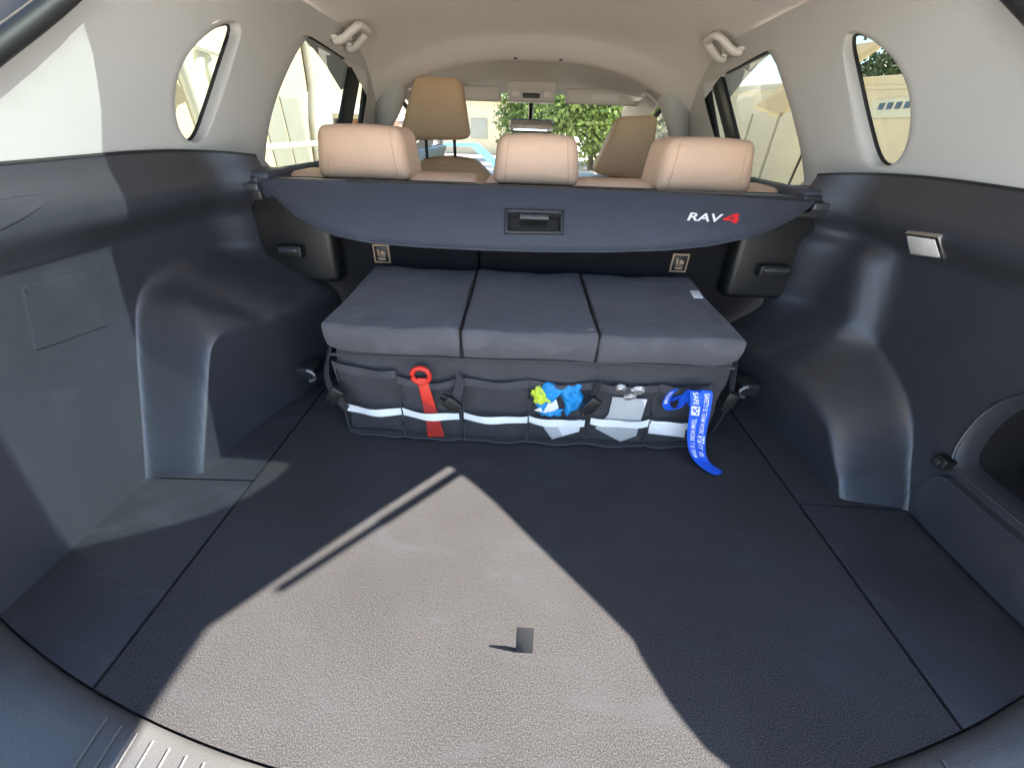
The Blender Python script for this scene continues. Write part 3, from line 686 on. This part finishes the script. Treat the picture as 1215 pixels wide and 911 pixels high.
# front pockets: three pairs, mesh fronts with taped tops
PX = [(-.372, -.252), (-.250, -.131), (-.126, .004), (.006, .122), (.127, .248), (.250, .352)]
PTOP = [.168, .158, .160, .160, .160, .162]
def pocket_pt(i, t, k, off=0., zabs=None):                             # t across 0..1, k up 0..1
    x0, x1 = PX[i]; zt = PTOP[i] - .006*math.sin(math.pi*t)*(2.2 if i == 1 else 1)+(.012*(1-t) if i == 0 else 0)
    if zabs is not None: k = (zabs-.006)/(zt-.006)
    z = .006 + (zt-.006)*k
    bul = .007*math.sin(math.pi*t)**.7*(.35+.65*math.sin(math.pi*min(1, .25+.75*k)))+.0025*math.sin(9*t+7*k+i)
    x = x0+(x1-x0)*t
    y = BY0 - .013 - bul - off + .012*(abs(x)/.38)**4
    return Vector((x, y, z))
for i in range(6):
    rows = [[pocket_pt(i, t, k) - Vector(bag.location) for t in np.linspace(0, 1, 15)] for k in np.linspace(0, 1, 11)]
    loft('mesh_pocket', rows, 'mesh', bag, closed=False)
    rows = [[pocket_pt(i, t, k, .0012)-Vector(bag.location) for k in (.91, .94, .97, 1.0)] for t in np.linspace(0, 1, 16)]
    loft('pocket_binding', rows, 'binding', bag, closed=False)
    shift(tube('pocket_stitch', [pocket_pt(i, t, .905, .0015) for t in np.linspace(0, 1, 14)], .0008, 'nylon_lid_lit', bag, 5))
    rows = [[pocket_pt(i, t, 0)-Vector(bag.location), Vector((pocket_pt(i, t, 0).x, BY0+.006, .004))-Vector(bag.location)] for t in np.linspace(0, 1, 8)]
    loft('pocket_gusset', rows, 'nylon', bag, closed=False)
    for t in (0, 1): shift(tube('pocket_seam', [pocket_pt(i, t, k, .001) for k in np.linspace(0, 1, 8)], .0016, 'binding', bag, 5))
shift(tube('hem', [pocket_pt(i, t, .0, .001) for i in range(6) for t in np.linspace(0, 1, 8)], .0022, 'binding', bag, 6))
# reflective tape across the pockets
def tape(segs):
    pts = []
    for i, t0, t1, k0, k1 in segs:
        for t in np.linspace(t0, t1, 10): pts.append((i, t, k0+(k1-k0)*(t-t0)/(t1-t0)))
    rows = [[pocket_pt(i, t, 0, .002, .006+.154*k+h-.002*math.sin(math.pi*t))-Vector(bag.location) for h in (-.0085, -.003, .003, .0085)] for i, t, k in pts]
    loft('reflective_tape', rows, 'reflect', bag, closed=False)
tape([(0, .06, 1, .43, .42), (1, 0, .97, .42, .40)])
tape([(2, 0, 1, .40, .395), (3, 0, .97, .395, .38)])
tape([(4, .02, 1, .42, .40), (5, 0, .92, .40, .40)])
# straps with buckles
def strap(path, buckle, ang):
    pts = [tuple(v) for v in chaikin(path, 2, False)]
    shift(ribbon('strap', [(p, (math.cos(ang), -.2, math.sin(ang))) for p in pts], .020, .0018, 'webbing', bag))
    b = Vector(buckle)
    R3 = Matrix.Rotation(-ang, 3, 'Y')
    def wr(c): return tuple(b + R3 @ Vector(c))
    shift(rbox('buckle', (-.017, -.006, -.012), (.017, .006, .012), .003, 'black', bag, warp=wr))
    for dz in (-.006, .006): shift(rbox('buckle_prong', (-.026, -.004, dz-.002), (-.015, .004, dz+.002), .0012, 'black', bag, warp=wr))
strap([(-.385, .655, .195), (-.392, .62, .15), (-.372, .600, .115), (-.352, .598, .086)], (-.372, .603, .116), .9)
strap([(-.128, .612, .165), (-.129, .601, .145), (-.137, .592, .122), (-.150, .590, .105)], (-.142, .587, .116), -.75)
strap([(.130, .612, .16), (.127, .60, .14), (.118, .593, .12), (.100, .592, .092)], (.121, .590, .125), 1.0)
strap([(.398, .66, .19), (.402, .64, .14), (.400, .63, .09), (.392, .63, .045)], (.401, .632, .12), 1.4)

# ================================================================== things in the pockets
INY = BY0-.011
# red tool: ring handle and a widening flat shaft
tool = thing('red_tool', 'flat red plastic tool with ring handle standing in a mesh pocket', 'tool', (-.185, INY, .008))
c = Vector((-.203, INY-.004, .1610))
shift(tube('ring_handle', [c+Vector((.0165*math.cos(t), 0, .0165*math.sin(t))) for t in np.linspace(0, 2*math.pi, 28)[:-1]], .0048, 'red', tool, 8, closed=True))
shift(extrude_poly('shaft', [(-.211, INY-.001, .155), (-.192, INY-.001, .155), (-.168, INY-.001, .012), (-.203, INY-.001, .010), (-.205, INY-.001, .08)], (0, -.005, 0), 'red', tool, .0012))
def card(name, px, y, label, cat, group=None, material='white', th=.0012):
    P = [at_y(u, v, y) for u, v in px]
    zmin = min(p.z for p in P)
    o = extrude_poly(name, P, (0, th, 0), material, None, .0002)
    c = sum(P, Vector())/len(P)
    o.data.transform(Matrix.Translation(-c)); o.location = c
    return tag(o, label, cat, group)
card('paper_card', [(642, 503), (664, 500), (690, 498), (687, 512), (655, 521)], INY-.008, 'crumpled white paper below the blue and lime bundle', 'paper')
card('paper_card', [(727, 471), (768, 474), (755, 517), (736, 524), (706, 508), (722, 492)], INY-.002, 'large folded white paper in the pocket below clear wrappers', 'paper')
card('badge_card', [(771, 503), (814, 505), (812, 519), (769, 514)], INY-.006, 'white card in a clear holder beneath the coiled blue lanyard', 'card')
def crumple(name, c, size, material, label, cat, seed, group=None, amp=.35):
    r_ = random.Random(seed); bm = bmesh.new(); bmesh.ops.create_icosphere(bm, subdivisions=3, radius=1)
    ph = [(Vector((r_.gauss(0, 1), r_.gauss(0, 1), r_.gauss(0, 1)))*2.2, r_.uniform(0, 6)) for _ in range(7)]
    for v in bm.verts:
        d = v.co.normalized(); k = 1+amp*sum(abs(math.sin(d.dot(a)+p))-.6 for a, p in ph)/3
        v.co = Vector((d.x*size[0]*k, d.y*size[1]*k, d.z*size[2]*k))
    me = bpy.data.meshes.new(name); bm.to_mesh(me); bm.free(); o = link(name, me, material, None, smooth=False); o.location = c
    return tag(o, label, cat, group)
def pocket_spot(u, v, y): return at_y(u, v, y)
def cloth(name, px, y, material, label, cat, seed, depth=.010):
    r_ = random.Random(seed); P = [at_y(u, v, y) for u, v in px]; c = sum(P, Vector())/4; N = 18
    fo_ = [(r_.uniform(5, 13), r_.uniform(-9, 9), r_.uniform(0, 6)) for _ in range(4)]
    rows = []
    for i in range(N):
        row = []
        for j in range(N):
            a, b = i/(N-1), j/(N-1); q = P[0].lerp(P[1], a).lerp(P[3].lerp(P[2], a), b)
            d = sum(abs(math.sin((f*a+g*b+h)*.9)) for f, g, h in fo_)/4; e = min(a, 1-a, b, 1-b)
            row.append(q + Vector((.0022*math.sin(11*b+seed), -depth*(.25+d)*min(1, e*7+.15), .0022*math.sin(13*a+seed*2)))-c)
        rows.append(row)
    o = loft(name, rows, material, None, closed=False); o.location = c
    return tag(o, label, cat)
cloth('folded_cloth', [(632, 466), (652, 452), (672, 460), (640, 490)], INY-.002, 'cyan', 'bright blue cloth fold behind the lime green one', 'cloth', 5)
cloth('folded_cloth', [(630, 464), (640, 456), (656, 476), (636, 480)], INY-.007, 'lime', 'lime green cloth stripe over blue cloth in mesh pocket', 'cloth', 3, .007)
cloth('folded_cloth', [(664, 458), (689, 456), (693, 480), (672, 493)], INY-.004, 'cyan', 'large bright blue crumpled cloth beside a buckle', 'cloth', 8)
cloth('folded_cloth', [(640, 485), (668, 484), (664, 493), (642, 493)], INY-.006, 'cyan', 'thin blue cloth edge showing right above the tape', 'cloth', 12, .004)
card('paper_slip', [(634, 487), (660, 474), (663, 484), (652, 491)], INY-.010, 'small white slip between lime and blue cloth', 'paper')
for k, (u, v, w_) in enumerate(((736, 461, .012), (757, 463, .013), (747, 470, .012))):
    crumple('foil_wrapper', pocket_spot(u, v, INY-.004), (w_, .004, .009), 'foil', ['clear crinkled wrapper at the pocket edge above folded paper', 'crinkled silvery wrapper lying next to the clear one', 'small wrapper wedged under two others above paper'][k], 'wrapper', 20+k, 'wrappers in the mesh pocket')

# ---- lanyards
def lanyard(name, path, label, words, parent_z=0., wid=.020):
    """path: list of (centre, across)"""
    base = thing(name, label, 'lanyard', path[-1][0])
    P = chaikin([tuple(p) for p, a in path], 3, False); A = chaikin([tuple(Vector(a).normalized()) for p, a in path], 3, False)
    pts = list(zip(P, A))
    shift(ribbon('ribbon', pts, wid, .0016, 'blue', base, tip=6))
    Ls = [0]
    for i in range(1, len(P)): Ls.append(Ls[-1]+(Vector(P[i])-Vector(P[i-1])).length)
    def frame(s):
        s = min(max(s, 0), Ls[-1]); i = max(k for k in range(len(Ls)) if Ls[k] <= s); i = min(i, len(P)-2)
        t = (s-Ls[i])/max(1e-9, Ls[i+1]-Ls[i]); p = Vector(P[i]).lerp(Vector(P[i+1]), t); a = Vector(A[i]).lerp(Vector(A[i+1]), t).normalized()
        d = (Vector(P[i+1])-Vector(P[i])).normalized(); n = a.cross(d).normalized()
        if n.dot(CAM-p) < 0: n = -n
        return p, a, n
    for body, s0, s1, c0, hh in words:
        def f(u, v):
            p, a, n = frame(s0+(s1-s0)*u); return p + a*(c0 + (v-.5)*hh) + n*.0013 - base.location
        if body == '#':
            N = 6; rows = [[f(i/N, j) for j in (0, 1)] for i in range(N+1)]
            loft('white_patch', rows, 'ink_white', base, closed=False)
            for uu, vv in ((.2, .3), (.5, .55), (.7, .3), (.35, .75)):
                p, a, n = frame(s0+(s1-s0)*uu); q = p + a*(c0-(vv-.5)*hh) + n*.0018 - base.location
                d = a.cross(n); pydata('patch_mark', [q+a*.0016+d*.003, q-a*.0016+d*.0025, q-a*.0012-d*.003, q+a*.0016-d*.002], [(0, 1, 2, 3)], 'blue', base, False)
        else: text_mesh('lanyard_lettering', body, f, 'ink_white', base, offset=.012)
    return base
ax = (1, -.05, -.05)
yl = BY0-.042
lanyard('lanyard', [((.318, yl+.020, .120), ax), ((.322, yl+.012, .164), ax), ((.323, yl, .170), (1, -.1, 0)), ((.328, yl-.004, .14), ax), ((.336, yl-.004, .08), (1, -.1, -.03)), ((.348, yl-.008, .03), (1, -.2, -.25)), ((.362, yl-.018, .006), (.95, .3, -.1)), ((.383, yl-.040, .0035), (.8, .5, 0))],
        'blue lettered lanyard hanging from pocket onto floor, end lying on carpet', [('SAFETY IS TEAM WORK', .058, .150, 0, .009), ('#', .154, .172, 0, .015), ('IT IS', .176, .205, 0, .009)])
lanyard('lanyard', [((.297, yl+.018, .130), ax), ((.300, yl+.010, .165), ax), ((.302, yl-.002, .168), (1, -.1, 0)), ((.308, yl-.009, .14), ax), ((.318, yl-.009, .08), (1, -.1, -.05)), ((.330, yl-.012, .035), (1, -.2, -.3)), ((.347, yl-.022, .012), (.95, .3, -.25)), ((.376, yl-.042, .0065), (.8, .5, 0))],
        'blue lettered lanyard with white patch, hanging closest beside the badge card', [('SAFE', .045, .068, 0, .009), ('#', .072, .092, 0, .015), ('TEAM WORK', .100, .155, 0, .009), ('T IS TEAM', .158, .195, 0, .009)])
coil = [pocket_spot(u, v, INY-.008) for u, v in ((800, 462), (793, 470), (789, 480), (795, 487), (806, 484), (812, 474), (805, 468), (797, 476))]
lanyard('lanyard', [(p, Vector((.5, -.6, .7))) for p in coil], 'blue lanyard coiled up inside the pocket', [('TEAM', .006, .034, 0, .009)], wid=.017)

# ================================================================== outside
G = -.72
M['ground'] = mat('pale_concrete', (.48, .455, .41), .9, .12, .6, .3, 20)
M['wall_cream'] = mat('cream_render', (.66, .60, .46), .9, .05, .8, .2, 30)
M['wall_beige'] = mat('beige_render', (.76, .72, .61), .9, .06, .7, .2, 30)
M['panel_grey'] = mat('grey_metal_door', (.34, .36, .33), .5, .04, 2)
M['steel_white'] = mat('white_steel', (.72, .76, .72), .45)
M['steel_grey'] = mat('grey_pipe', (.40, .39, .35), .6)
M['leaf_a'] = mat('leaves', (.13, .20, .045), .6, .45, 3); M['leaf_b'] = mat('leaves_dark', (.05, .085, .03), .6, .45, 3)
M['bark'] = mat('bark', (.12, .09, .06), .9, .3, 8)
M['tarp'] = mat('blue_tarpaulin', (.02, .25, .62), .5, .1, 3)
M['sign'] = mat('sign_blue', (.08, .16, .30), .5); M['brick'] = mat('terracotta_render', (.42, .20, .10), .9, .15, 3)
M['canvas'] = mat('cream_canvas', (.75, .62, .40), .8, .05, 2)
gs = pydata('ground', [(-90, -90, G), (90, -90, G), (90, 90, G), (-90, 90, G)], [(0, 1, 2, 3)], 'ground', None, False); gs['kind'] = 'structure'
def out_thing(name, label, cat, loc): return thing(name, label, cat, loc)
# building to the left
lb = out_thing('building', 'cream rendered building with grey metal double door, beside the rear left window', 'building', (-5.2, 9, G))
shift(rbox('wall', (-9, 1, G), (-5, 16, 5.0), .02, 'wall_cream', lb))
shift(rbox('parapet', (-9.1, .9, 5.0), (-4.9, 16.1, 5.2), .02, 'wall_cream', lb))
for y0, y1 in ((8.75, 9.42), (9.50, 10.2)):
    d = shift(rbox('metal_door', (-5.06, y0, -.68), (-4.97, y1, .95), .01, 'panel_grey', lb))
shift(rbox('wall_panel', (-5.05, 10.5, -.3), (-4.985, 14, 1.1), .01, 'steel_white', lb))
shift(tube('drain_pipe', [(-4.93, 10.35, G), (-4.93, 10.6, .6), (-4.93, 10.9, 1.2), (-4.93, 11.1, 2.6), (-4.93, 11.1, 5)], .07, 'steel_grey', lb, 8))
shift(rbox('ledge', (-5.1, 1, 2.05), (-4.9, 16, 2.15), .01, 'wall_cream', lb))
rail = out_thing('guard_rail', 'white tubular guard rail in front of cream building', 'railing', (-4.2, 8, G))
for y in (5, 7, 9, 11): shift(tube('rail_post', [(-4.2, y, G), (-4.2, y, .20)], .05, 'steel_white', rail, 8))
for z in (-.25, .18): shift(tube('rail_bar', [(-4.2, 3, z), (-4.2, 12, z)], .05, 'steel_white', rail, 8))
fr = out_thing('steel_frame', 'white steel frame with diagonal braces seen through small left window', 'steel frame', (-4, 6.6, G))
shift(tube('frame_post', [(-4.0, 5.65, G), (-4.0, 5.65, 4.2)], .09, 'steel_white', fr, 8))
shift(tube('frame_post', [(-4.6, 7.0, G), (-4.6, 7.0, 4.2)], .07, 'steel_white', fr, 8))
shift(tube('diagonal_brace', [(-4.0, 5.65, 1.15), (-4.6, 6.9, .35)], .06, 'steel_white', fr, 8))
shift(tube('diagonal_brace', [(-4.0, 5.65, .55), (-4.6, 6.9, 1.35)], .06, 'steel_white', fr, 8))
shift(tube('cross_beam', [(-4.0, 5.2, 1.35), (-4.6, 7.4, 1.35)], .06, 'steel_white', fr, 8))
# wall and things to the right
rw = out_thing('boundary_wall', 'long beige boundary wall with a blue sign, seen through the right windows', 'wall', (6.1, 8, G))
shift(rbox('wall', (6.0, 2, G), (6.3, 24, 1.16), .02, 'wall_beige', rw, warp=lambda c: (c.x, c.y, c.z+(max(0, c.y-7)*.06 if c.z > 0 else 0))))
shift(rbox('coping', (5.95, 2, 1.16), (6.35, 24, 1.22), .01, 'wall_beige', rw, warp=lambda c: (c.x, c.y, c.z+max(0, c.y-7)*.06), cuts=4))
sg = shift(rbox('sign_board', (5.95, 7.35, .86), (5.99, 8.45, 1.13), .005, 'steel_white', rw))
for y in (7.6, 7.78, 7.96, 8.14): shift(rbox('sign_letter', (5.93, y, .98), (5.945, y+.10, 1.07), .002, 'sign', rw))
aw = out_thing('canvas_awning', 'pale canvas awning sloping out in front of the right boundary wall', 'awning', (5.2, 9.6, G))
shift(extrude_poly('canvas', [(5.95, 8.7, 1.9), (5.95, 10.2, 2.0), (4.9, 10.4, 1.05), (4.9, 9.3, .85)], (0, .02, .05), 'canvas', aw))
for y in (9.3, 10.4): shift(tube('awning_post', [(4.9, y, G), (4.9, y, .95)], .03, 'steel_grey', aw, 8))
wl_ = out_thing('street_post', 'thin dark post standing in front of beige wall', 'post', (4.2, 7.1, G))
shift(tube('pole', [(4.2, 7.1, G), (4.23, 7.0, .55)], .018, 'black', wl_, 6)); shift(tube('post_cap', [(4.23, 7.0, .5), (4.235, 6.99, .62)], .03, 'black', wl_, 8))
# trees
def tree(x, y, h, rad, label, leaf, n, seed, cz=.66):
    t = out_thing('tree', label, 'tree', (x, y, G)); r_ = np.random.default_rng(seed)
    tube('trunk', [(0, 0, 0), (.05*h*.1, .0, h*.3), (.03*h, .02*h, h*.62)], [.06*h*.5, .045*h*.5, .015*h], 'bark', t, 8)
    for k in range(4):
        a = k*1.6+seed; tube('limb', [(.02*h, 0, h*.35), (math.cos(a)*rad*.4, math.sin(a)*rad*.4, h*.58), (math.cos(a)*rad*.7, math.sin(a)*rad*.7, h*.75)], [.015*h, .01*h, .004*h], 'bark', t, 6)
    cl = r_.normal(0, 1, (26, 3)); cl = cl/np.linalg.norm(cl, axis=1)[:, None]*r_.uniform(.35, 1, (26, 1)); cl *= (rad*.85, rad*.85, h*(.96-cz)); cl[:, 2] += h*cz
    ci = r_.integers(0, 26, n); ctr = cl[ci] + r_.normal(0, rad*.17, (n, 3))
    a = r_.normal(0, 1, (n, 3)); a /= np.linalg.norm(a, axis=1)[:, None]; b = np.cross(a, r_.normal(0, 1, (n, 3))); b /= np.linalg.norm(b, axis=1)[:, None]
    s = r_.uniform(.02, .042, (n, 1))*rad*(3500/n)**.2
    V = np.concatenate([ctr-a*s*1.5, ctr+b*s, ctr+a*s*1.5, ctr-b*s]).reshape(4, n, 3).transpose(1, 0, 2).reshape(-1, 3)
    pydata('crown', V.tolist(), [(4*i, 4*i+1, 4*i+2, 4*i+3) for i in range(n)], leaf, t, False)
tree(2.5, 17, 4.2, 2.3, 'bushy light green tree ahead of the windscreen', 'leaf_a', 9000, 1, .52)
tree(5.2, 20, 4.6, 2.4, 'taller light green tree standing behind the bushy one', 'leaf_a', 9000, 2, .55)
tree(.6, 21, 3.8, 2.0, 'low green tree ahead, beside the blue shelter', 'leaf_a', 9000, 3, .52)
tree(9.0, 12.2, 3.1, 1.4, 'dark tree rising behind the beige wall above the sign', 'leaf_b', 6000, 4)
tree(10.2, 15.0, 3.3, 1.5, 'dark tree behind the beige wall, further along', 'leaf_b', 6000, 5)
tree(-3.5, 2.7, 3.4, 1.15, 'dark green tree beside the tailgate opening', 'leaf_b', 4000, 6)
# ahead of the windscreen
sh = out_thing('blue_shelter', 'bright blue tarpaulin shelter on posts beyond the windscreen', 'shelter', (-1.6, 12, G))
shift(loft('tarpaulin', [[(-3.2, y, .05), (-2.3, y, .12), (-1.4, y, .14), (-.65, y, -.42)] for y in (11.4, 12, 12.7, 13.4)], 'tarp', sh, closed=False, smooth=False))
for x, y, z in ((-3.2, 11.4, .05), (-.65, 11.4, -.42), (-3.2, 13.4, .05), (-.65, 13.4, -.42)): shift(tube('shelter_post', [(x, y, G), (x, y, z)], .03, 'steel_grey', sh, 6))
fb = out_thing('low_building', 'cream low building far ahead beyond the blue shelter', 'building', (-3, 26, G))
shift(rbox('wall', (-9, 25, G), (1.5, 30, 1.7), .03, 'wall_cream', fb)); shift(rbox('roof', (-9.3, 24.7, 1.7), (1.8, 30.3, 1.85), .03, 'wall_cream', fb))
for x in (-7, -5, -3, -1): shift(rbox('window', (x, 24.93, .0), (x+.9, 24.99, .9), .01, 'panel_grey', fb))
bb = out_thing('terracotta_kiosk', 'terracotta coloured kiosk seen past the left front headrest', 'kiosk', (-4.1, 12.5, G))
shift(rbox('wall', (-4.9, 12, G), (-3.3, 13.4, .62), .02, 'brick', bb)); shift(rbox('roof', (-5.0, 11.9, .62), (-3.2, 13.5, .74), .02, 'wall_cream', bb)); shift(rbox('hatch', (-4.4, 11.95, -.1), (-3.6, 11.99, .4), .01, 'panel_grey', bb))

cp_ = out_thing('added_sun_block', 'unseen fabric canopy on posts, added to block sun from the right windows', 'canopy', (4, 5, G))  # out-of-view canopy, added only to keep direct sun off the right windows
shift(loft('sun_block_fabric', [[(x, y, 3.0+.10*math.sin((y-1.4)*1.2)) for y in np.linspace(1.40, 8.5, 20)] for x in (1.75, 3.5, 6.6)], 'canvas', cp_, closed=False))
for y in (1.5, 3.6): shift(tube('sun_block_post', [(6.5, y, G), (6.5, y, 3.0)], .07, 'steel_white', cp_, 8))
for y in (1.45, 4.9, 8.4): shift(tube('sun_block_beam', [(1.75, y, 2.95), (6.6, y, 2.95)], .05, 'steel_white', cp_, 8))
